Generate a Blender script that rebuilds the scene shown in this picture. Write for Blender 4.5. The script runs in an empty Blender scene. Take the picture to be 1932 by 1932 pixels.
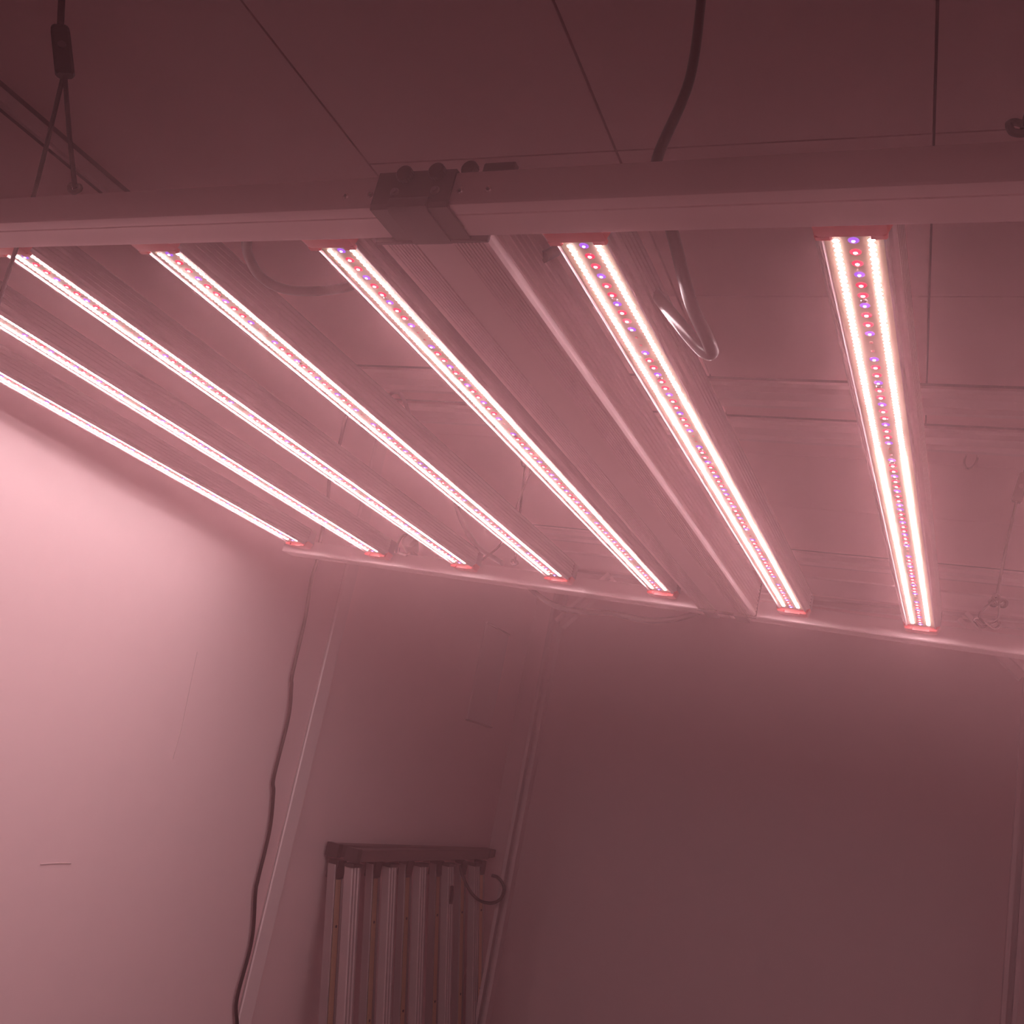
import bpy, math
import numpy as np
from mathutils import Matrix, Vector

S = bpy.context.scene
COL = S.collection
EYE = 1.40                                  # camera height above the floor (m)
F_PX = 1940.5                               # focal length for a 1932 px wide frame

# ---------------------------------------------------------------- camera
# rows: image right, image down, view direction, in room axes (x right, y into the room, z up)
CAM = np.array([[0.91843, 0.34631, 0.19118],
                [0.08383, 0.30192, -0.94964],
                [-0.38659, 0.88821, 0.24827]])
cd = bpy.data.cameras.new('camera')
cam = bpy.data.objects.new('camera', cd)
COL.objects.link(cam)
S.camera = cam
cd.sensor_width = 36.0
cd.lens = 36.0 * F_PX / 1932.0
cd.clip_start = 0.01
m = Matrix.Identity(4)
for r in range(3):
    m[r][0], m[r][1], m[r][2] = CAM[0][r], -CAM[1][r], -CAM[2][r]
m.translation = (0, 0, EYE)
cam.matrix_world = m

# ---------------------------------------------------------------- world, exposure
w = bpy.data.worlds.new('world')
S.world = w
w.use_nodes = True
w.node_tree.nodes['Background'].inputs[0].default_value = (0, 0, 0, 1)
GLARE_HAZE = 0.225  # density of the added haze that imitates lens glare
S.view_settings.view_transform = 'Standard'
S.view_settings.look = 'None'
S.view_settings.exposure = 0.0
S.view_settings.gamma = 1.0
S.view_settings.use_curve_mapping = False
S.cycles.use_denoising = True
S.cycles.max_bounces = 6
S.cycles.diffuse_bounces = 5
S.cycles.use_adaptive_sampling = True
S.cycles.adaptive_threshold = 0.05
S.cycles.adaptive_min_samples = 16
S.cycles.glossy_bounces = 4
S.cycles.volume_bounces = 1
S.cycles.sample_clamp_indirect = 4.0
S.cycles.use_light_tree = False
LED = 84.0                                  # radiance of the white diodes
TINT = (1.0, 0.70, 0.73)                   # how the camera records their light


# ---------------------------------------------------------------- materials
def mat(name, col, rough=0.5, metal=0.0, bump=0.0, scale=60.0, vary=0.0, spec=0.5):
    m = bpy.data.materials.new(name)
    m.use_nodes = True
    nt = m.node_tree
    b = nt.nodes['Principled BSDF']
    b.inputs['Base Color'].default_value = (*col, 1)
    b.inputs['Roughness'].default_value = rough
    b.inputs['Metallic'].default_value = metal
    b.inputs['Specular IOR Level'].default_value = spec
    tc = nt.nodes.new('ShaderNodeTexCoord')
    nz = nt.nodes.new('ShaderNodeTexNoise')
    nz.inputs['Scale'].default_value = scale
    nz.inputs['Detail'].default_value = 4
    nt.links.new(tc.outputs['Object'], nz.inputs['Vector'])
    if vary:
        r = nt.nodes.new('ShaderNodeValToRGB')
        r.color_ramp.elements[0].position = 0.3
        r.color_ramp.elements[1].position = 0.7
        r.color_ramp.elements[0].color = (*[c * (1 - vary) for c in col], 1)
        r.color_ramp.elements[1].color = (*col, 1)
        nt.links.new(nz.outputs['Fac'], r.inputs[0])
        nt.links.new(r.outputs[0], b.inputs['Base Color'])
    if bump:
        bp = nt.nodes.new('ShaderNodeBump')
        bp.inputs['Strength'].default_value = bump
        bp.inputs['Distance'].default_value = 0.001
        nt.links.new(nz.outputs['Fac'], bp.inputs['Height'])
        nt.links.new(bp.outputs[0], b.inputs['Normal'])
    return m


def glow(name, col, strength):
    m = bpy.data.materials.new(name)
    m.use_nodes = True
    nt = m.node_tree
    nt.nodes.clear()
    o = nt.nodes.new('ShaderNodeOutputMaterial')
    e = nt.nodes.new('ShaderNodeEmission')
    e.inputs[0].default_value = (*col, 1)
    e.inputs[1].default_value = strength
    nt.links.new(e.outputs[0], o.inputs[0])
    return m


M_WALL = mat('pink_cast_wall', (0.80, 0.56, 0.58), 0.45, bump=0.05, scale=25, vary=0.02)  # white panel with the light's pink cast mixed into its colour
M_BACK = mat('dimmed_wall_panel', (0.66, 0.45, 0.47), 0.5, bump=0.05, scale=25, vary=0.02)  # wall panel colour darkened in place of weaker light at the back
M_CEIL = mat('pink_cast_ceiling', (0.70, 0.46, 0.48), 0.5, bump=0.05, scale=30, vary=0.02)  # white ceiling, pink cast of the light put into the colour
M_GAP = mat('panel_joint', (0.20, 0.14, 0.14), 0.8)
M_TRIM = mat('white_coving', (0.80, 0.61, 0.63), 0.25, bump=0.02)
M_FLOOR = mat('dark_bounce_floor', (0.07, 0.035, 0.035), 0.5, bump=0.2, scale=15, vary=0.1)  # unseen floor; dark red tone set to cut and redden the bounce light
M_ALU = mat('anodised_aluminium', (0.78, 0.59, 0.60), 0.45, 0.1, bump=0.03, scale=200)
M_FIN = mat('bar_aluminium', (0.34, 0.26, 0.27), 0.38, 0.5, bump=0.03, scale=200)
M_DRIVER = mat('driver_aluminium', (0.74, 0.56, 0.57), 0.45, 0.1, bump=0.03, scale=200)
M_PCB = mat('glow_toned_board', (0.50, 0.42, 0.27), 0.5)  # white board toned tan for the warm glow along the diodes
M_RED = mat('red_plastic', (0.62, 0.035, 0.035), 0.35)
M_DARK = mat('dark_grey_steel', (0.12, 0.075, 0.08), 0.4, 0.2, bump=0.05, scale=300)
M_BLACK = mat('black_rubber', (0.035, 0.022, 0.024), 0.35)
M_ROPE = mat('black_cord', (0.045, 0.022, 0.028), 0.8, bump=0.8, scale=900)
M_STEEL = mat('bright_steel', (0.7, 0.62, 0.62), 0.22, 1.0)
M_GREYC = mat('grey_cable_sheath', (0.055, 0.032, 0.036), 0.3)
M_POST = mat('grey_tube_frame', (0.50, 0.34, 0.36), 0.3)
M_OLDALU = mat('dull_aluminium', (0.38, 0.28, 0.29), 0.4, 0.3)
M_OLDBOLT = mat('grey_bolt', (0.21, 0.14, 0.145), 0.35, 0.3)
M_OLDRAIL = mat('dark_grey_rail', (0.14, 0.09, 0.095), 0.45, 0.2)
M_PLATE = mat('access_plate', (0.60, 0.48, 0.51), 0.5)
M_PHOS = mat('unlit_phosphor_strip', (0.90, 0.58, 0.40), 0.6, bump=0.5, scale=400, vary=0.25)
M_SCUFF = mat('scuff', (0.50, 0.35, 0.36), 0.8)
G_WHITE = glow('lit_white_diode', TINT, LED)
G_REDC = glow('lit_red_core', (1.0, 0.40, 0.44), 7.0)
G_RED_BLOOM = glow('red_bloom_dome', (1.0, 0.035, 0.10), 1.2)  # diode lens widened and lit to draw the red bloom
G_BLUC = glow('lit_blue_core', (0.75, 0.50, 1.0), 6.0)
G_BLU_BLOOM = glow('blue_bloom_dome', (0.42, 0.11, 0.85), 1.0)  # same for the violet bloom around the blue core
M_DEAD = mat('unlit_red_diode', (0.75, 0.28, 0.24), 0.4)


# ---------------------------------------------------------------- mesh helpers
class MB:
    def __init__(self):
        self.v, self.f, self.mi = [], [], []

    def add(self, v, f, mi=0):
        n = len(self.v)
        self.v += [tuple(map(float, p)) for p in v]
        self.f += [tuple(i + n for i in q) for q in f]
        self.mi += [mi] * len(f)
        return self

    def box(self, a, b, mi=0, bev=0.0):
        (x0, y0, z0), (x1, y1, z1) = a, b
        if bev <= 0:
            v = [(x, y, z) for x in (x0, x1) for y in (y0, y1) for z in (z0, z1)]
            f = [(0, 1, 3, 2), (4, 6, 7, 5), (0, 4, 5, 1), (2, 3, 7, 6), (0, 2, 6, 4), (1, 5, 7, 3)]
            return self.add(v, f, mi)
        c = bev
        sec = [(x0 + c, z0), (x1 - c, z0), (x1, z0 + c), (x1, z1 - c), (x1 - c, z1), (x0 + c, z1), (x0, z1 - c), (x0, z0 + c)]
        ins = [(x0 + 2 * c, z0 + c), (x1 - 2 * c, z0 + c), (x1 - c, z0 + 2 * c), (x1 - c, z1 - 2 * c), (x1 - 2 * c, z1 - c),
               (x0 + 2 * c, z1 - c), (x0 + c, z1 - 2 * c), (x0 + c, z0 + 2 * c)]
        rings = [[(x, y0, z) for x, z in ins], [(x, y0 + c, z) for x, z in sec], [(x, y1 - c, z) for x, z in sec], [(x, y1, z) for x, z in ins]]
        return self.loft(rings, True, mi)

    def loft(self, rings, cap=True, mi=0, closed=True):
        n = len(rings[0])
        v = [p for r in rings for p in r]
        f = []
        for k in range(len(rings) - 1):
            for i in range(n if closed else n - 1):
                j = (i + 1) % n
                f.append((k * n + i, k * n + j, (k + 1) * n + j, (k + 1) * n + i))
        if cap:
            f.append(tuple(reversed(range(n))))
            f.append(tuple(range((len(rings) - 1) * n, len(rings) * n)))
        return self.add(v, f, mi)

    def cyl(self, p, q, r, n=14, r2=None, mi=0):
        p, q = np.array(p, float), np.array(q, float)
        d = (q - p) / np.linalg.norm(q - p)
        u = np.cross(d, (0, 0, 1) if abs(d[2]) < 0.9 else (1, 0, 0))
        u /= np.linalg.norm(u)
        v = np.cross(d, u)
        r2 = r if r2 is None else r2
        ring = lambda c, rr: [c + rr * (math.cos(a) * u + math.sin(a) * v) for a in [2 * math.pi * k / n for k in range(n)]]
        return self.loft([ring(p, r), ring(q, r2)], True, mi)

    def tube(self, pts, r, n=10, sub=8, closed=False, mi=0):
        P = [np.array(p, float) for p in pts]
        out = []
        N = len(P)
        rng = range(N if closed else N - 1)
        for i in rng:
            a, b = P[i], P[(i + 1) % N]
            p0 = P[i - 1] if (i > 0 or closed) else 2 * a - b
            p3 = P[(i + 2) % N] if (i + 2 < N or closed) else 2 * b - a
            for k in range(sub):
                t = k / sub
                out.append(0.5 * ((2 * a) + (b - p0) * t + (2 * p0 - 5 * a + 4 * b - p3) * t * t + (3 * a - p0 - 3 * b + p3) * t ** 3))
        if not closed:
            out.append(P[-1])
        T = []
        L = len(out)
        for i in range(L):
            d = out[(i + 1) % L] - out[i - 1] if closed else out[min(i + 1, L - 1)] - out[max(i - 1, 0)]
            T.append(d / (np.linalg.norm(d) + 1e-12))
        u = np.cross(T[0], (0.3, 0.2, 0.93))
        u /= np.linalg.norm(u)
        rings = []
        for i in range(L):
            u = u - T[i] * (u @ T[i])
            u /= np.linalg.norm(u)
            v = np.cross(T[i], u)
            rings.append([out[i] + r * (math.cos(a) * u + math.sin(a) * v) for a in [2 * math.pi * k / n for k in range(n)]])
        if closed:
            rings.append(rings[0])
        return self.loft(rings, not closed, mi)

    def mesh(self, name, mats, smooth=False):
        me = bpy.data.meshes.new(name)
        me.from_pydata(self.v, [], self.f)
        for mm in (mats if isinstance(mats, (list, tuple)) else [mats]):
            me.materials.append(mm)
        me.polygons.foreach_set('material_index', self.mi)
        if smooth:
            me.polygons.foreach_set('use_smooth', [True] * len(self.f))
            try:
                me.set_sharp_from_angle(angle=math.radians(40))
            except Exception:
                pass
        me.validate()
        me.update()
        return me

    def obj(self, name, mats, parent=None, smooth=False):
        return link(name, self.mesh(name, mats, smooth), parent)


def link(name, me, parent=None, loc=None):
    o = bpy.data.objects.new(name, me)
    COL.objects.link(o)
    if parent is not None:
        o.parent = parent
    if loc is not None:
        o.location = loc
    return o


def empty(name, loc=(0, 0, 0), parent=None):
    o = bpy.data.objects.new(name, None)
    o.empty_display_size = 0.05
    COL.objects.link(o)
    o.location = loc
    if parent is not None:
        o.parent = parent
    return o


def tag(o, label, cat, group=None):
    o['label'] = label
    o['category'] = cat
    if group:
        o['group'] = group
    return o


def struct(o, label=None):
    o['kind'] = 'structure'
    if label:
        o['label'] = label
    return o


def W(p):                                    # room axes measured from the eye -> world
    return np.array([p[0], p[1], p[2] + EYE])


def along(px, py, t):                        # surveyed point: bearing in the photograph, distance in metres
    v = CAM.T @ np.array([(px - 966) / F_PX, (py - 966) / F_PX, 1.0])
    return W(v / np.linalg.norm(v) * t)


def onplane(px, py, ax, val):
    v = CAM.T @ np.array([(px - 966) / F_PX, (py - 966) / F_PX, 1.0])
    return W(v * (val / v[ax]))


# ================================================================ ROOM
LW, RW, BW, FW, HC = -1.531, 0.80, 3.95, -2.2, 0.945
FL = -EYE
TH = 0.06


def slab(name, a, b, m, label):
    return struct(MB().box(W(a), W(b)).obj(name, m), label)


slab('floor', (LW - .1, FW - .1, FL - .08), (RW + .1, BW + .1, FL), M_FLOOR, 'unseen dark red floor, toned for its bounce light')
wl = slab('wall_left', (LW - TH - .02, FW, FL), (LW - .012, BW, HC + .03), M_GAP, 'white panel wall on the left, lit by the lamps, pink cast in its colour')
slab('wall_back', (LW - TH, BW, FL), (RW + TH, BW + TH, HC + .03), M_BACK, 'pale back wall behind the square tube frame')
slab('wall_right', (RW, FW, FL), (RW + TH, BW, HC + .03), M_WALL, 'white wall on the right')
slab('wall_front', (LW - TH, FW - TH, FL), (RW + TH, FW, HC + .03), M_WALL, 'white wall behind the viewer')
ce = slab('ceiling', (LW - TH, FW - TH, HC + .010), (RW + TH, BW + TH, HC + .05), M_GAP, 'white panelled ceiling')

# wall panels, left
for y0, y1 in ((FW, -1.0), (-1.0, 0.30), (0.30, 2.447), (2.447, BW)):
    MB().box(W((LW - .012, y0 + .002, FL)), W((LW, y1 - .002, HC - .032))).obj('wall_panel', M_WALL, wl)
# raised cover strip at the joint of the two visible wall panels
struct(MB().box(W((LW + .0005, 2.440, FL)), W((LW + .011, 2.502, HC - .033)), bev=.003).obj('trim_1', M_TRIM), 'vertical white cover strip on the left wall')
# scuffs on the wall
for a, b, r in (((76, 1631), (134, 1629), .0012), ((326, 1432), (342, 1375), .0008), ((342, 1375), (372, 1230), .0006)):
    p, q = onplane(*a, 0, LW + .0004), onplane(*b, 0, LW + .0004)
    MB().tube([p, (p + q) / 2 + np.array([0, 0, .001]), q], r, 6, 4).obj('scuff_mark', M_SCUFF, wl)

# ceiling panels
XS = [LW, -0.945, -0.508, -0.057, 0.39, RW]
YS = [FW, -1.96, -1.44, -0.99, -0.53, -0.08, 0.377, 0.83, 1.285, 1.739, 2.13, 2.585, 3.04, 3.50, BW]
for i in range(len(XS) - 1):
    ys = [FW, -0.08, 2.13, 2.585, 3.50, BW] if i == 0 else YS
    for y0, y1 in zip(ys[:-1], ys[1:]):
        xa = LW + .027 if i == 0 else XS[i] + .002         # open joints beside the coving and before the rails
        ya = {2.13: 2.218, 3.50: 3.5015}.get(y0, y0 + .0015)
        yb = {2.13: 2.106}.get(y1, y1 - .0015)
        cuts = [(ya, 2.326), (2.438, yb)] if ya < 2.34 < yb else [(ya, 3.526), (3.638, yb)] if ya < 3.54 < yb else [(ya, yb)]
        for ya, yb in cuts:
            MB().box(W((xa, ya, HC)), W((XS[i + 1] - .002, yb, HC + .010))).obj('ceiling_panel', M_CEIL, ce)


def sweep(name, prof, p0, p1, u, v, label, m=M_TRIM):
    """profile points (a, b) in directions u, v swept from p0 to p1"""
    u, v = np.array(u, float), np.array(v, float)
    rings = [[W(np.array(p) + a * u + b * v) for a, b in prof] for p in (p0, p1)]
    return struct(MB().loft(rings).obj(name, m, smooth=True), label)


R = .045
arc = [(R * (1 - math.sin(t)) + .004, R * (1 - math.cos(t)) + .004) for t in [math.pi / 2 * k / 8 for k in range(9)]]
cove = [(0, 0), (R + .012, 0), (R + .012, .007)] + arc + [(.007, R + .012), (0, R + .012)]
edge = [(0, 0), (.012, 0), (.012, .004), (.009, .010), (.0065, .018), (.0085, .022), (.0085, .026), (0, .026)]
sweep('trim_2', edge, (LW, FW, HC), (LW, BW, HC), (1, 0, 0), (0, 0, -1), 'white coved moulding between left wall and ceiling')
sweep('trim_3', cove, (LW + .06, BW, HC), (RW, BW, HC), (0, -1, 0), (0, 0, -1), 'white coved moulding between back wall and ceiling')
rail_prof = [(-.046, 0), (-.046, .006), (-.030, .008), (-.022, .018), (.018, .020), (.024, .030), (.040, .030), (.046, .018), (.046, 0)]
for n, y, lab in (('trim_4', 2.165, 'ridged white rail across the ceiling, nearer the lamp'),
                  ('trim_5', 2.385, 'ridged white rail across the ceiling, behind the first rail'),
                  ('trim_6', 3.585, 'ridged white rail across the ceiling above the tube frame')):
    sweep(n, rail_prof, (LW + .016, y, HC), (RW, y, HC), (0, 1, 0), (0, 0, -1), lab)

# ---------------------------------------------------------------- square tube frame with knee braces, before the back wall
fr = tag(empty('braced_frame', W((-.5, 3.59, FL))), 'white square tube frame with diagonal corner braces before the back wall', 'frame')


def tubebar(name, p, q, wd, parent, m=M_POST, groove=True):
    """channelled square bar between two points in the x-z plane"""
    p, q = W(p), W(q)
    o = np.array(parent.location)
    d = (q - p) / np.linalg.norm(q - p)
    n = np.cross(d, (0, 1, 0))
    y = np.array([0, 1.0, 0])
    h = wd / 2
    g = wd * .2
    sec = [(-h, -h), (-g, -h), (-g, -h + .026), (g, -h + .026), (g, -h), (h, -h), (h, h), (-h, h)]
    rings = [[c + a * n + b * y - o for a, b in sec] for c in (p, q)]
    return MB().loft(rings).obj(name, m, parent)


tubebar('post', (-1.299, 3.59, FL), (-1.299, 3.59, .80), .042, fr)
tubebar('post', (.292, 3.59, FL), (.292, 3.59, .80), .042, fr)
tubebar('lintel', (-1.277, 3.59, .785), (.270, 3.59, .785), .030, fr)
tubebar('brace', (-1.277, 3.572, .585), (-1.105, 3.572, .785), .042, fr, M_TRIM)
tubebar('brace', (.272, 3.572, .618), (.080, 3.572, .785), .042, fr, M_TRIM)

# ---------------------------------------------------------------- access plate on the left wall
ap = tag(empty('access_plate', W((LW, 3.595, .36))), 'grey rectangular plate fixed high on the left wall', 'panel')
MB().box((.0005, -.118, -.178), (.007, .118, .176), bev=.001).obj('plate', M_PLATE, ap)
MB().box((.0005, -.120, .1765), (.011, .120, .182)).obj('top_edge_strip', M_GAP, ap)  # dark strips along the plate's top and bottom edges
MB().box((.0005, -.120, -.184), (.011, .120, -.1785)).obj('bottom_edge_strip', M_GAP, ap)

# ================================================================ THE LAMP
A = np.array([[0.99829, 0.05013, 0.03018], [-0.05127, 0.99795, 0.03835], [-0.0282, -0.03984, 0.99881]])
O = np.array([-0.42168, 0.72816, 0.44284])
GL = tag(empty('grow_light'), 'large hanging grow lamp, rows of lit diode bars between two rails', 'grow light')
gm = Matrix([[*A[r], O[r] + (EYE if r == 2 else 0)] for r in range(3)] + [[0, 0, 0, 1]])
GL.matrix_world = gm


def LF(*l):                                  # lamp axes -> room axes from the eye
    return O + A @ np.array(l)


def pix(l):                                  # size ranking only: which diodes show largest
    c = CAM @ LF(*l)
    return 966 + F_PX * c[0] / c[2], 966 + F_PX * c[1] / c[2], c[2]


LEN, PITCH, NC = 1.15, 1.15 / 73, 74
S_, G_ = 0.218166, 0.248555
BX = [(i - 5) * S_ - G_ / 2 if i <= 5 else (i - 6) * S_ + G_ / 2 for i in range(1, 11)]

# rails ---------------------------------------------------------------
RB, RT, RY0, RY1 = -.0175, .0138, -.0865, -.0430


def rail(x0, x1, near):
    sgn = 1 if near else -1
    sec = [(RY0 + .004, RB), (RY0 + .0125, RB), (RY0 + .0130, RB + .0012), (RY0 + .0140, RB + .0012), (RY0 + .0145, RB), (RY1 - .014, RB),
           (RY1 - .012, RB - .0007), (RY1 - .002, RB - .0007), (RY1, RB + .001), (RY1, RT - .001), (RY1 - .001, RT), (RY0 + .001, RT),
           (RY0, RT - .001), (RY0, RB + .004), (RY0 + .0012, RB + .0012)]
    if not near:
        sec = [(LEN - y, z) for y, z in sec]
    return MB().loft([[(x, y, z) for y, z in sec] for x in (x0, x1)]).obj('rail', M_ALU, GL, smooth=True)


for near in (True, False):
    a = rail(-1.05, -.0015, near)
    b = rail(.0015, 1.05, near)
    for r_, xe in ((a, -1.05), (b, 1.05)):
        yy = (RY0, RY1) if near else (LEN - RY1, LEN - RY0)
        MB().box((min(xe, xe * 1.002), yy[0], RB), (max(xe, xe * 1.002), yy[1], RT), bev=.0008).obj('rail_end_cap', M_ALU, r_)

# hinge bracket on the near rail ----------------------------------------
x0, x1 = -.033, .041
br = MB()
o_ = .0022
outer = [(RY0 - o_, RT + .001), (RY0 - o_, RB + .002), (RY0 + .0015 - o_, RB - o_), (RY1 + .004, RB - o_)]
inner = [(RY1 + .004, RB), (RY0 + .004, RB - .0002), (RY0 - .0003, RB + .004), (RY0 - .0003, RT + .001)]
br.loft([[(x, y, z) for y, z in outer + inner] for x in (x0, x1)])
br.box((x0, RY0 - o_, RT), (x1, RY1, RT + .0016))
bracket = br.obj('hinge_bracket', M_DARK, GL)
bracket['label'] = 'dark folded steel bracket over the near rail joint'
rb = MB()
o2 = .0042
ro = [(RY0 - .0030, -.0105), (RY0 - .0042, -.0135), (RY0 - .0038, RB - o2 + .002), (RY0 + .002, RB - o2), (RY1 + .004, RB - o2)]
ri = [(RY1 + .004, RB - o_), (RY0 - .0005, RB - o_), (RY0 - o_, RB + .003), (RY0 - o_, -.0105)]
rb.loft([[(x, y, z) for y, z in ro + ri] for x in (-.0150, .0225)])
rb.obj('hinge_clip', M_DARK, bracket, smooth=True)
for x in (-.0125, .0262):
    bo = MB()
    bo.cyl((x, RY0 - o_, -.0045), (x, RY0 - o_ - .0016, -.0045), .0042, 18, .0034)
    bo.cyl((x, RY0 - o_ - .0016, -.0045), (x, RY0 - o_ - .0022, -.0045), .0020, 6)
    bo.obj('bolt', M_OLDBOLT, bracket)
for x, yk, zk in ((-.0058, -.0945, .0108), (.0247, -.0945, .0116), (.0475, -.0835, .0205)):   # knurled thumb screws at the joint
    kn = MB()
    ring = lambda y, r, t=0: [(x + (r + (t if k % 2 else 0)) * math.cos(math.pi * 2 * k / 36), y, zk + (r + (t if k % 2 else 0)) * math.sin(math.pi * 2 * k / 36)) for k in range(36)]
    kn.loft([ring(yk, .0060), ring(yk + .0008, .0070), ring(yk + .0012, .0070, .0004), ring(yk + .0055, .0070, .0004), ring(yk + .006, .006)])
    kn.cyl((x, yk + .006, zk), (x, yk + .009, zk), .003)
    kn.obj('thumb_screw', M_DARK, GL)
MB().box((.058, -.079, RT), (.0868, -.071, .0275), bev=.001).obj('hinge_pin', M_DARK, GL)
for x in (-.0634, -.038, .048, .0735):
    sc = MB()
    sc.cyl((x, RY0 + .0005, -.004), (x, RY0 - .0008, -.004), .0032, 16, .0026)
    sc.cyl((x, RY0 - .0008, -.004), (x, RY0 - .0012, -.004), .0014, 6, mi=1)
    sc.obj('screw', [M_STEEL, M_DARK], GL)
# far hinge tabs
for x in (-.030, .029):
    MB().box((x - .012, LEN - RY1 - .012, RB - .0075), (x + .012, LEN - RY1 + .028, RB - .0012), bev=.001).obj('hinge_tab', M_DARK, GL)

# driver housing -----------------------------------------------------------
half = [(0, -.0165), (.0185, -.0165)]
for k in range(9):
    a = .0185 + k * .0035
    half += [(a, -.0138), (a + .0014, -.0138), (a + .0014, -.0170), (a + .0035, -.0170)]
half += [(.0530, -.0175), (.0558, -.0152)]
for k in range(8):
    zz = -.0140 + k * .0069
    half += [(.0558, zz), (.0558, zz + .004), (.0546, zz + .0044), (.0546, zz + .0062)]
half += [(.0558, .0445), (.054, .046)]
sec = half + [(-x, z) for x, z in reversed(half)][:-1]
drv = MB().loft([[(x, y, z) for x, z in sec] for y in (-.0385, LEN + .0385)]).obj('driver_housing', M_DRIVER, GL)
drv['label'] = 'wide unlit ribbed aluminium housing along the middle'
for y0, y1 in ((-.0422, -.0388), (LEN + .0388, LEN + .0422)):
    MB().box((-.0545, y0, -.0215), (.0575, y1, .047), bev=.0007).obj('end_plate', M_DARK, drv)

# light bar housing ----------------------------------------------------------
hs = [(0, .0012), (.0216, .0012), (.0222, -.0030), (.0238, -.0034), (.0244, -.0026), (.0246, .0022), (.0276, .0030), (.0300, .0052)]
for k in range(5):
    zz = .0058 + k * .0058
    hs += [(.0300, zz), (.0300, zz + .0034), (.0288, zz + .0038), (.0288, zz + .0054)]
hs += [(.0300, .0352), (.0270, .0362), (.012, .0362), (.010, .0340)]
sec = hs + [(-x, z) for x, z in reversed(hs)][:-1]
me_bar = MB().loft([[(x, y, z) for x, z in sec] for y in (-.0155, LEN + .0155)]).mesh('light_bar', M_FIN)
me_pcb = MB().box((-.0214, -.012, .0000), (.0214, LEN + .012, .0011)).mesh('circuit_board', M_PCB)


def cap_mesh(sgn):
    """red end cap with a notched lip; sgn -1 at the near end"""
    y0 = -.0158 if sgn < 0 else LEN + .0158
    d = .026 * sgn
    m = MB()
    body = [(-.0262, -.0060), (-.0225, -.0075), (.0225, -.0075), (.0262, -.0060), (.0285, .0005), (.0300, .006), (.0300, .0335), (.027, .036), (-.027, .036), (-.0300, .0335), (-.0300, .006), (-.0285, .0005)]
    sc = lambda k: [(x * k, (z - .014) * k + .014) for x, z in body]
    red = body[:6] + body[10:]
    up = body[5:11]
    m.loft([[(x, y0, z) for x, z in red], [(x, y0 + d * .8, z) for x, z in red], [(x, y0 + d, z) for x, z in [(x * .92, z * .8) for x, z in red]]])
    m.loft([[(x, y0, z) for x, z in up], [(x, y0 + d * .9, z) for x, z in up], [(x, y0 + d, z) for x, z in [(x * .94, (z - .02) * .9 + .02) for x, z in up]]], True, 1)
    for a, b in ((-.0262, -.0135), (.0135, .0262)):   # raised corners of the lip
        lo, hi = sorted((y0 + d * .05, y0 - d * .22))
        m.box((a, lo, -.0076), (b, hi, -.0022), bev=.0012)
    return m.mesh('end_cap', [M_RED, M_DARK], True)


me_cap0, me_cap1 = cap_mesh(-1), cap_mesh(1)


def dome(r, h, n, z0, mi, m=None, inner=None):
    m = m or MB()
    if inner is None:
        v = [(r * math.cos(2 * math.pi * k / n), r * math.sin(2 * math.pi * k / n), z0) for k in range(n)]
        v += [(.6 * r * math.cos(2 * math.pi * k / n), .6 * r * math.sin(2 * math.pi * k / n), z0 - h) for k in range(n)]
        f = [(k, (k + 1) % n, n + (k + 1) % n, n + k) for k in range(n)] + [tuple(range(n, 2 * n))]
    else:
        v = [(q * math.cos(2 * math.pi * k / n), q * math.sin(2 * math.pi * k / n), zz) for q, zz in ((r, z0), (inner, z0 - h)) for k in range(n)]
        f = [(k, (k + 1) % n, n + (k + 1) % n, n + k) for k in range(n)]
    return m.add(v, f, mi)


def diode(name, core, bloom, core_r, bloom_r):
    m = MB()
    dome(bloom_r, .0009, 12, -.0003, 1, m, inner=core_r)  # glowing ring draws the bloom around the core
    dome(core_r, .0006, 10, -.0012, 0, m)
    return m.mesh(name, [core, bloom])


me_red = diode('red_diode', G_REDC, G_RED_BLOOM, .0018, .0045)
me_blu = diode('blue_diode', G_BLUC, G_BLU_BLOOM, .0015, .0043)
me_dead = MB().box((-.0014, -.0014, -.0010), (.0014, .0014, -.0001), bev=.0003).mesh('unlit_diode', M_DEAD)
bead = MB().add([((.0025) * math.cos(math.pi * k / 3), (.0025) * math.sin(math.pi * k / 3), -.0009) for k in range(6)], [(0, 1, 2, 3, 4, 5)], 0)
bead.add([(x * k, y * k, z) for k, z in ((1.0, -.0009), (1.12, -.0005)) for x, y, _ in bead.v[:6]], [(k, (k + 1) % 6, 6 + (k + 1) % 6, 6 + k) for k in range(6)], 0)
me_white = MB().add(bead.v, bead.f, 0).add([(x * 1.14, y * 1.14, z) for z in (0, -.0005) for x, y, _ in bead.v[:6]], [(k, (k + 1) % 6, 6 + (k + 1) % 6, 6 + k) for k in range(6)], 1).mesh('white_diode', [G_WHITE, M_PCB])
me_screw = MB().cyl((0, 0, -.0002), (0, 0, -.0012), .0028, 14, .0022).mesh('board_screw', M_STEEL)

half_pat = 'BRRBRRBRRBxxBRRBRRBRRBRRBxxBRRBRRBRRB'        # 37 diodes, mirrored for the far half
pat = half_pat + half_pat[::-1]
WP = PITCH / 2.5
NW = int(LEN / WP) + 1
cand = []
for bi, bx in enumerate(BX):
    for sx in (-.0128, .0128):
        for k in range(NW):
            u, v, d = pix((bx + sx, k * WP, 0))
            if 0 < u < 1932 and 0 < v < 1932 and not (v < 440):
                cand.append((d, bi, sx, k))
cand.sort()
near_white = {(bi, sx, k) for d, bi, sx, k in cand[:300]}
redc = sorted((pix((bx, k * PITCH, 0))[2], bi, k) for bi, bx in enumerate(BX) for k in range(NC) if pat[k] == 'R' and 0 < pix((bx, k * PITCH, 0))[0] < 1940)
near_red = {(bi, k) for d, bi, k in redc[:300]}

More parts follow.
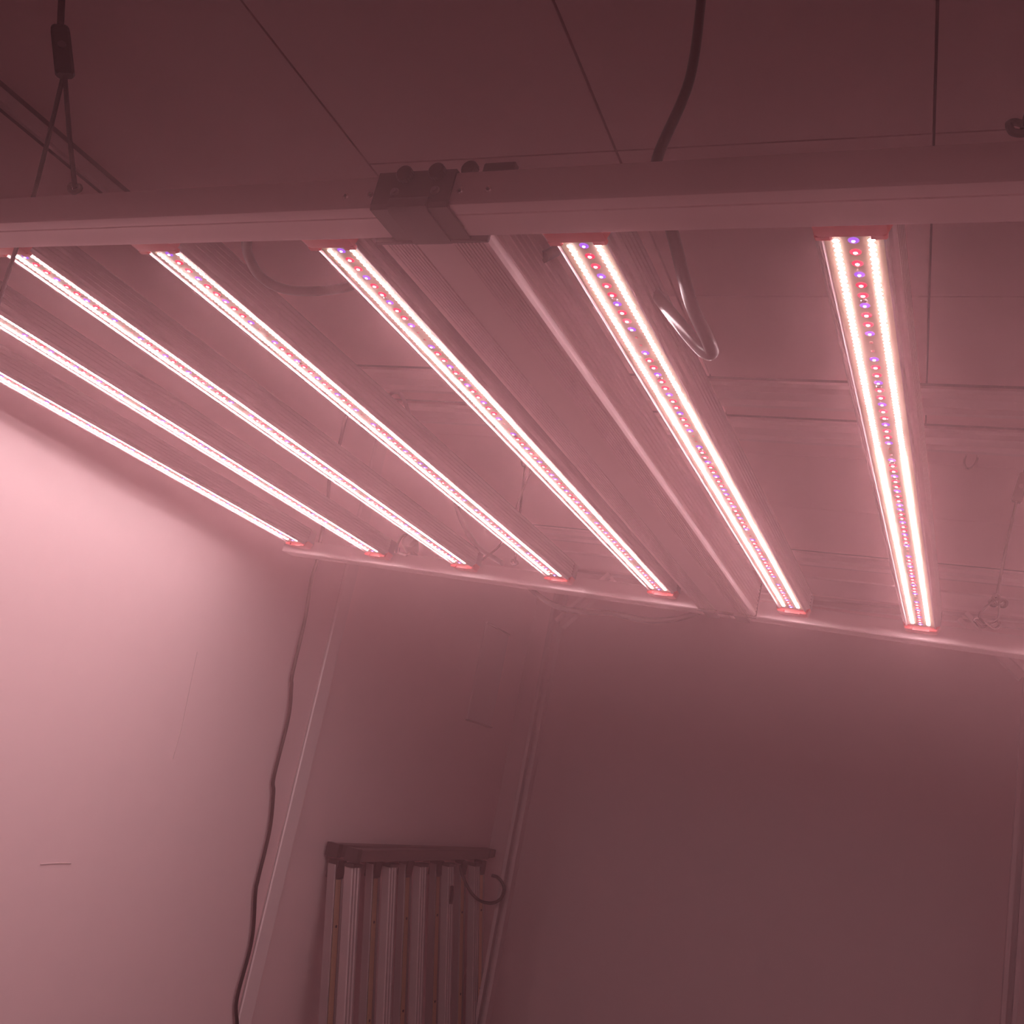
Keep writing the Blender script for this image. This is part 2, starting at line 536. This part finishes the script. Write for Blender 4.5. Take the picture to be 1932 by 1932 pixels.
for bi, bx in enumerate(BX):
    bar = link('light_bar', me_bar, GL, (bx, 0, 0))
    link('circuit_board', me_pcb, bar)
    for mc in (me_cap0, me_cap1):
        c = link('end_cap', mc, bar)
        c['label'] = 'red plastic end cap'
    rest = MB()
    for sx in (-.0128, .0128):
        for k in range(NW):
            if (bi, sx, k) in near_white:
                link('white_diode', me_white, bar, (sx, k * WP, 0))
            else:
                rest.add([(x + sx, y + k * WP, z) for x, y, z in bead.v], bead.f, 0)
    rr = MB()
    for k in range(NC):
        c = pat[k]
        if c == 'R':
            if (bi, k) in near_red:
                link('red_diode', me_red, bar, (0, k * PITCH, 0))
            else:
                dome(.0037, .0009, 8, -.0003, 1, rr, inner=.0019)
                n0 = len(rr.v) - 16
                rr.v[n0:] = [(x, y + k * PITCH, z) for x, y, z in rr.v[n0:]]
                n1 = len(rr.v)
                dome(.0019, .0006, 8, -.0012, 0, rr)
                rr.v[n1:] = [(x, y + k * PITCH, z) for x, y, z in rr.v[n1:]]
        elif c == 'B':
            link('blue_diode', me_blu, bar, (0, k * PITCH, 0))
        else:
            link('unlit_diode', me_dead, bar, (0, k * PITCH, 0))
    o = rest.obj('white_diode_rows', G_WHITE, bar)
    o['kind'] = 'stuff'
    if rr.v:
        o = rr.obj('red_diode_row', [G_REDC, G_RED_BLOOM], bar)
        o['kind'] = 'stuff'
    for k in (5.5, 15.5, 27.5, 45.5, 57.5, 67.5):
        link('board_screw', me_screw, bar, (0, k * PITCH, 0))

# ================================================================ HANGERS
GH = 'rope ratchet hangers holding up the lamp'


def ratchet(name, label, clip, bot, top, anchor, second=None, tail=None, rr=.0024, knot=None, ks=.58):
    """clip: point on the rail; bot/top: ends of the ratchet body; anchor: on the ceiling; all world"""
    clip, bot, top, anchor = [np.array(p, float) for p in (clip, bot, top, anchor)]
    t = tag(empty(name, anchor), label, 'rope hanger', GH)
    L = lambda p: np.array(p, float) - anchor
    ax = (top - bot) / np.linalg.norm(top - bot)
    vd = (bot + top) / 2 - np.array([0, 0, EYE])
    vd /= np.linalg.norm(vd)
    side = np.cross(ax, vd)
    side /= np.linalg.norm(side)
    dep = np.cross(ax, side)
    ln = np.linalg.norm(top - bot)
    b = MB()
    hw, hd = .0095, .0062
    prof = [(0, .80), (.06, 1.0), (.85, .98), (.95, .92), (1.0, .80)]
    rings = []
    for s, k in prof:
        c = bot + ax * ln * s
        sh = [(-hw * k, -hd * .6 * k), (-hw * .7 * k, -hd * k), (hw * .7 * k, -hd * k), (hw * k, -hd * .6 * k), (hw * k, hd * .6 * k), (hw * .7 * k, hd * k), (-hw * .7 * k, hd * k), (-hw * k, hd * .6 * k)]
        rings.append([L(c + side * a + dep * e) for a, e in sh])
    b.loft(rings)
    b.obj('ratchet_body', M_BLACK, t)
    p = MB()
    c = bot + ax * ln * .55
    p.cyl(L(c - dep * .0078), L(c + dep * .0078), .0042, 14)
    p.obj('pulley_pin', M_DARK, t)
    MB().box((-.0001, -.0001, -.0001), (.0001, .0001, .0001))
    s = MB()
    s.tube([L(top - ax * .004), L(top * .6 + anchor * .4), L(anchor - np.array([0, 0, .03]))], .0036, 8, 4)
    s.obj('hanging_strap', M_ROPE, t)
    hk = MB()
    hk.tube([L(anchor + np.array([.013 * math.sin(a), .002, -.020 + .018 * math.cos(a)])) for a in [2 * math.pi * k / 12 for k in range(12)]], .0020, 8, 3, True)
    hk.cyl((0, 0, 0), (0, 0, -.006), .006)
    hk.obj('ceiling_eye', M_STEEL, t)
    r = MB()
    lower = clip if knot is None else np.array(knot, float)
    r.tube([L(bot + ax * .006), L((bot + lower) / 2 + side * .001), L(lower)], rr, 8, 6)
    if second is not None:
        r.tube([L(bot + ax * .006)] + [L(q) for q in second], rr, 8, 6)
    r.obj('rope', M_ROPE, t)
    if knot is not None:
        kb = MB()
        for k, off in enumerate(((0, 0, 0), (.005, 0, -.006), (-.004, .003, -.008), (.011, 0, -.008))):
            cc = L(lower + np.array(off))
            kb.tube([cc + .0055 * np.array([math.cos(a), .5 * math.sin(a + k), math.sin(a)]) for a in [2 * math.pi * j / 6 for j in range(6)]], .0032, 8, 3, True)
        kb.obj('knot', M_ROPE, t, True)
        lp = MB()
        lp.tube([L(lower - np.array([.003, 0, .004])), L(clip * .5 + lower * .5 + np.array([-.014, 0, 0])), L(clip + np.array([-.012, 0, .012])), L(clip + np.array([0, 0, .002])), L(clip + np.array([.016, 0, .010])), L(clip * .5 + lower * .5 + np.array([.012, 0, 0])), L(lower - np.array([-.004, 0, .004]))], .0018, 8, 5)
        lp.obj('rope_loop', M_ROPE, t)
    h = MB()
    if knot is None:
        h.tube([L(clip + ks * np.array(q)) for q in ((-.014, 0, .002), (-.015, 0, .008), (-.009, 0, .0095), (.0, 0, .006), (.008, 0, .006), (.011, 0, -.001), (.0, 0, -.006), (-.010, 0, -.004))], .0026, 8, 4, True)
        hm = M_DARK
    else:
        h.tube([L(clip + np.array(q)) for q in ((-.020, 0, .006), (-.012, 0, .009), (0, 0, .002), (.012, 0, -.006), (.020, 0, .000), (.018, .004, .008), (.008, .006, .004), (-.008, .006, -.004))], .0024, 8, 4, True)
        hm = M_STEEL
    h.obj('carabiner', hm, t, True)
    return t


wr = lambda *l: W(LF(*l))


def lampray(px, py, ax, val):                # point of a bearing on a plane of the lamp's own axes
    v = CAM.T @ np.array([(px - 966) / F_PX, (py - 966) / F_PX, 1.0])
    c, d = A.T @ -O, A.T @ v
    return W(v * ((val - c[ax]) / d[ax]))



clipL = lampray(142, 357, 1, -.070)
p2 = lampray(31, 468, 1, -.036)
ratchet('rope_hanger', 'black rope ratchet with two splayed cords, left end of near rail', clipL,
        onplane(123, 143, 2, .598), onplane(113, 52, 2, .652), W((-.955, .60, HC)),
        second=[lampray(65, 364, 1, -.0375), p2, lampray(17, 510, 1, -.034), lampray(0, 562, 1, -.030), lampray(-25, 640, 1, -.03)])
clipR = lampray(1931, 243, 1, -.068)
ratchet('rope_hanger', 'black rope hanger clipped on the near rail at its right end', clipR,
        clipR + np.array([.022, -.02, .12]), clipR + np.array([.030, -.03, .18]), clipR + np.array([.05, -.06, W((0, 0, HC))[2] - clipR[2]]))
clipFR = wr(.4428, 1.195, RT + .012)
ratchet('rope_hanger', 'black rope hanger with knot and steel hook, right end of far rail', clipFR,
        along(1917, 948, 2.19), along(1934, 893, 2.20), along(1975, 720, 2.24) * np.array([1, 1, 0]) + np.array([0, 0, EYE + HC]),
        knot=along(1880, 1128, 2.0), rr=.0026)
clipFL = wr(-.4576, 1.195, RT + .012)
ratchet('rope_hanger', 'black rope ratchet with twin cords above the left half of far rail', clipFL,
        along(992, 880, 2.17), along(988, 835, 2.18), along(986, 800, 2.30) * np.array([1, 1, 0]) + np.array([0, 0, EYE + HC]),
        second=[along(1001, 888, 2.17), along(990, 915, 2.17), along(963, 990, 2.18), along(942, 1030, 2.2), along(908, 1057, 2.22)], rr=.0024)

# spare steel snap hooks hanging from the ceiling rail
for px, py, lab in ((1832, 836, 'steel snap hook hanging from the ceiling rail right of the last bar'),
                    ):
    p = onplane(px, py, 2, HC)
    t = tag(empty('snap_hook', p), lab, 'hook')
    k = MB()
    k.cyl((0, 0, 0), (0, 0, -.008), .008, 12)
    k.tube([(.007 * math.sin(a), .001, -.012 + .007 * math.cos(a)) for a in [2 * math.pi * j / 10 for j in range(10)]], .002, 8, 3, True)
    k.obj('ceiling_eye', M_DARK, t)
    k = MB()
    k.tube([(.003 + .013 * math.sin(a) + .004 * math.cos(a), .002, -.038 + .024 * math.cos(a)) for a in [2 * math.pi * j / 14 for j in range(14)]], .0026, 8, 3, True)
    k.obj('hook_ring', M_STEEL, t, True)

# ================================================================ CABLES
def cable(name, label, pts, r, m=M_BLACK, parts=None):
    o = np.array(pts[0], float)
    t = MB().tube([np.array(p) - o for p in pts], r, 12, 10).obj(name, m, None, True)
    t.location = o
    return tag(t, label, 'cable')


cable('power_cable', 'thick dark cable from the ceiling looping down beside the middle housing',
      [onplane(1328, -60, 2, HC), onplane(1323, 0, 2, .90), along(1301, 150, 1.20), along(1240, 300, 1.06), along(1249, 370, .98), along(1272, 452, .925), along(1303, 570, .88),
       along(1334, 638, .862), along(1343, 665, .862), along(1325, 660, .872), along(1285, 615, .905), along(1212, 525, 1.02), along(1130, 440, 1.08), wr(.0555, .06, .028)], .0056, M_GREYC)
cable('power_cable', 'short dark cable looping out behind the near rail, left of middle',
      [wr(-.21, -.034, .02), lampray(466, 452, 2, .012), lampray(470, 485, 2, .010), lampray(492, 522, 2, .010), lampray(535, 545, 2, .010), lampray(600, 549, 2, .014), lampray(660, 540, 2, .042), along(760, 510, 1.18), wr(-.062, .10, .03)], .0053, M_GREYC)
cable('power_cable', 'dark cable drooping from the ceiling rail to the far rail',
      [along(728, 752, 2.86), along(742, 740, 2.84), along(756, 744, 2.80), along(768, 770, 2.76), along(782, 815, 2.70), along(805, 855, 2.64), along(835, 890, 2.58), along(855, 935, 2.50),
       along(872, 985, 2.42), along(902, 1032, 2.32), along(948, 1063, 2.24)], .0056, M_GREYC)
cable('power_cable', 'thin black cable running down the left wall beside the cover strip',
      [onplane(x, y, 0, LW + .012) for x, y in ((668, 735), (652, 790), (634, 865), (622, 900), (617, 960), (604, 1020), (598, 1060), (587, 1095), (575, 1170), (552, 1270), (550, 1295), (544, 1355), (517, 1465),
                                                   (516, 1495), (509, 1565), (487, 1658), (482, 1685), (475, 1775), (447, 1885), (447, 1940), (436, 2010), (425, 2080))] + [W((LW + .012, 2.42, FL + .25)), W((LW + .02, 2.40, FL + .006))], .0046, M_BLACK)
cable('power_cable', 'dark cable sagging in a wave below the far rail',
      [along(978, 1085, 2.26), along(1000, 1110, 2.25), along(1030, 1133, 2.23), along(1062, 1148, 2.21), along(1110, 1155, 2.18), along(1150, 1156, 2.16), along(1200, 1167, 2.13), along(1240, 1171, 2.11),
       along(1282, 1166, 2.09), along(1325, 1153, 2.07), along(1350, 1140, 2.06)], .0058, M_GREYC)
pc = along(772, 1030, 2.285)
t = tag(empty('cable_plug', pc), 'black cable plug and coil behind the far rail', 'plug')
k = MB()
k.cyl((.006, -.012, .008), (.0, .018, -.006), .019, 20, .015)
k.cyl((.0045, -.018, .009), (.006, -.012, .008), .012, 20, .019)
k.obj('plug_body', M_BLACK, t, True)
k = MB()
k.tube([(-.014 - .016 * math.cos(a), .0, -.004 + .028 * math.sin(a)) for a in (-.9, -.3, .3, .9, 1.5, 2.1)], .003, 8, 6)
k.tube([(.012, .0, -.012), (.03, .004, -.024), (.06, .01, -.030), (.10, .02, -.032)], .0035, 8, 6)
k.obj('plug_cord', M_BLACK, t, True)
k = MB()
k.tube([(-.014, -.02, -.012), (-.010, -.022, -.022), (.0, -.022, -.024), (.010, -.022, -.026), (.016, -.02, -.020)], .003, 8, 5)
k.obj('plug_hook', M_STEEL, t, True)

# ================================================================ FOLDED LAMP LEANING ON THE LEFT WALL
fo = tag(empty('folded_grow_light', W((LW + .15, 3.1, FL))), 'unlit folded grow lamp with black rails leaning on the left wall', 'grow light')
fb = np.array(fo.location)
ZB = -.300                                   # underside of its top rails, from the eye
lean = .20


def railbox(name, p, q, hx, hz, m, parent):
    """box rail from p to q (nearly along y), half sizes hx, hz"""
    p, q = W(p) - fb, W(q) - fb
    rings = []
    for c in (p, q):
        rings.append([c + np.array(d) for d in ((-hx, 0, -hz + .002), (-hx + .002, 0, -hz), (hx - .002, 0, -hz), (hx, 0, -hz + .002), (hx, 0, hz - .002), (hx - .002, 0, hz), (-hx + .002, 0, hz), (-hx, 0, hz - .002))])
    return MB().loft(rings).obj(name, m, parent)


for nm, xo, ya, yb, za, zb in (('top_rail', .028, 2.68, 3.89, -.280, -.280), ('top_rail', .110, 2.645, 3.625, -.278, -.268)):
    r_ = railbox(nm, (LW + xo, ya + .022, za), (LW + xo, yb, zb), .018, .0165, M_OLDRAIL, fo)
    railbox('rail_end_cap', (LW + xo, ya, za), (LW + xo, ya + .022, za), .020, .0185, M_BLACK, r_)
    railbox('rail_end_cap', (LW + xo, yb, zb), (LW + xo, yb + .022, zb), .016, .0145, M_BLACK, r_)
hb = FL + .03 - ZB
for nm, xo, ya, yb in (('bottom_rail', .028 + lean * 1.07, 2.63, 3.90), ('bottom_rail', .110 + lean * 1.07, 2.615, 3.66)):
    railbox(nm, (LW + xo, ya, FL + .024), (LW + xo, yb, FL + .024), .018, .021, M_OLDRAIL, fo)


def leanbar(y, xo, strip, wd=.052):
    top = np.array([LW + xo, y, -.318 if strip else -.306])
    bot = np.array([LW + xo + lean * (top[2] - (FL + .047)), y, FL + .047])
    h = wd / 2
    if strip:
        sec = [(-h, -.012), (-h, .010), (-h + .002, .013), (-h + .004, .013), (-h + .006, .009), (h - .006, .009), (h - .004, .013), (h - .002, .013), (h, .010), (h, -.012)]
    else:
        sec = [(-h, -.012)]
        for k in range(3):
            a = -h + k * wd / 3
            sec += [(a + .001, .010), (a + .004, .013), (a + wd / 3 - .005, .013), (a + wd / 3 - .003, .004)]
        sec += [(h, .010), (h, -.012)]
    b = MB().loft([[W(c) - fb + np.array([d, e, 0]) for e, d in sec] for c in (top, bot)]).obj('light_bar', M_OLDALU, fo)
    if strip:
        s_ = [(-.0135, .0095), (-.0135, .0105), (.0135, .0105), (.0135, .0095)]
        a = top + np.array([lean * .04, 0, -.04])
        MB().loft([[W(c) - fb + np.array([d, e, 0]) for e, d in s_] for c in (a, bot)]).obj('diode_strip', M_PHOS, b)
        c_ = W(top) - fb
        MB().box(c_ + np.array([-.013, -.024, -.038]), c_ + np.array([.020, .024, .012]), bev=.002).obj('bar_cap', M_BLACK, b)
        for dz in (.16, .42, .66):
            p = W(top + np.array([lean * dz, 0, -dz])) - fb
            MB().cyl(p + np.array([.0104, 0, 0]), p + np.array([.0122, 0, 0]), .004, 10).obj('screw', M_DARK, b)
    else:
        c_ = W(top) - fb
        MB().box(c_ + np.array([-.012, -.030, -.004]), c_ + np.array([.016, .030, .006]), bev=.001).obj('bar_cap', M_BLACK, b)
    return b


for y in (2.718, 2.945, 3.166, 3.404, 3.619, 3.80):
    leanbar(y, .030, True)
for y in (2.672, 2.900, 3.112, 3.330, 3.560):
    leanbar(y, .108, False)
kc = [onplane(x, y, 1, 3.53) for x, y in ((868, 1632), (872, 1650), (885, 1678), (903, 1698), (925, 1704), (942, 1698), (951, 1682), (948, 1666), (938, 1655), (928, 1652))]
MB().tube([p - fb for p in kc], .0055, 10, 6).obj('lead', M_BLACK, fo, True)
MB().tube([onplane(x, y, 0, LW + .145) - fb for x, y in ((853, 1672), (852, 1690), (850, 1705))], .006, 8, 4).obj('lead', M_BLACK, fo, True)

# ================================================================ HAZE IN PLACE OF LENS GLARE
if GLARE_HAZE:
    nt = w.node_tree
    vs = nt.nodes.new('ShaderNodeVolumeScatter')       # added pink haze standing in for lens glare, denser under the ceiling
    vs.inputs['Anisotropy'].default_value = 0.80
    vs.inputs['Color'].default_value = (1.0, 0.54, 0.57, 1)
    geo = nt.nodes.new('ShaderNodeNewGeometry')
    sep = nt.nodes.new('ShaderNodeSeparateXYZ')
    mr = nt.nodes.new('ShaderNodeMapRange')
    mr.interpolation_type = 'SMOOTHSTEP'
    mr.inputs['From Min'].default_value = 0.9
    mr.inputs['From Max'].default_value = 2.0
    mr.inputs['To Min'].default_value = GLARE_HAZE * 0.12
    mr.inputs['To Max'].default_value = GLARE_HAZE
    nt.links.new(geo.outputs['Position'], sep.inputs[0])
    nt.links.new(sep.outputs['Z'], mr.inputs['Value'])
    nt.links.new(mr.outputs['Result'], vs.inputs['Density'])
    nt.links.new(vs.outputs[0], nt.nodes['World Output'].inputs['Volume'])
    w.cycles.volume_step_size = 0.7
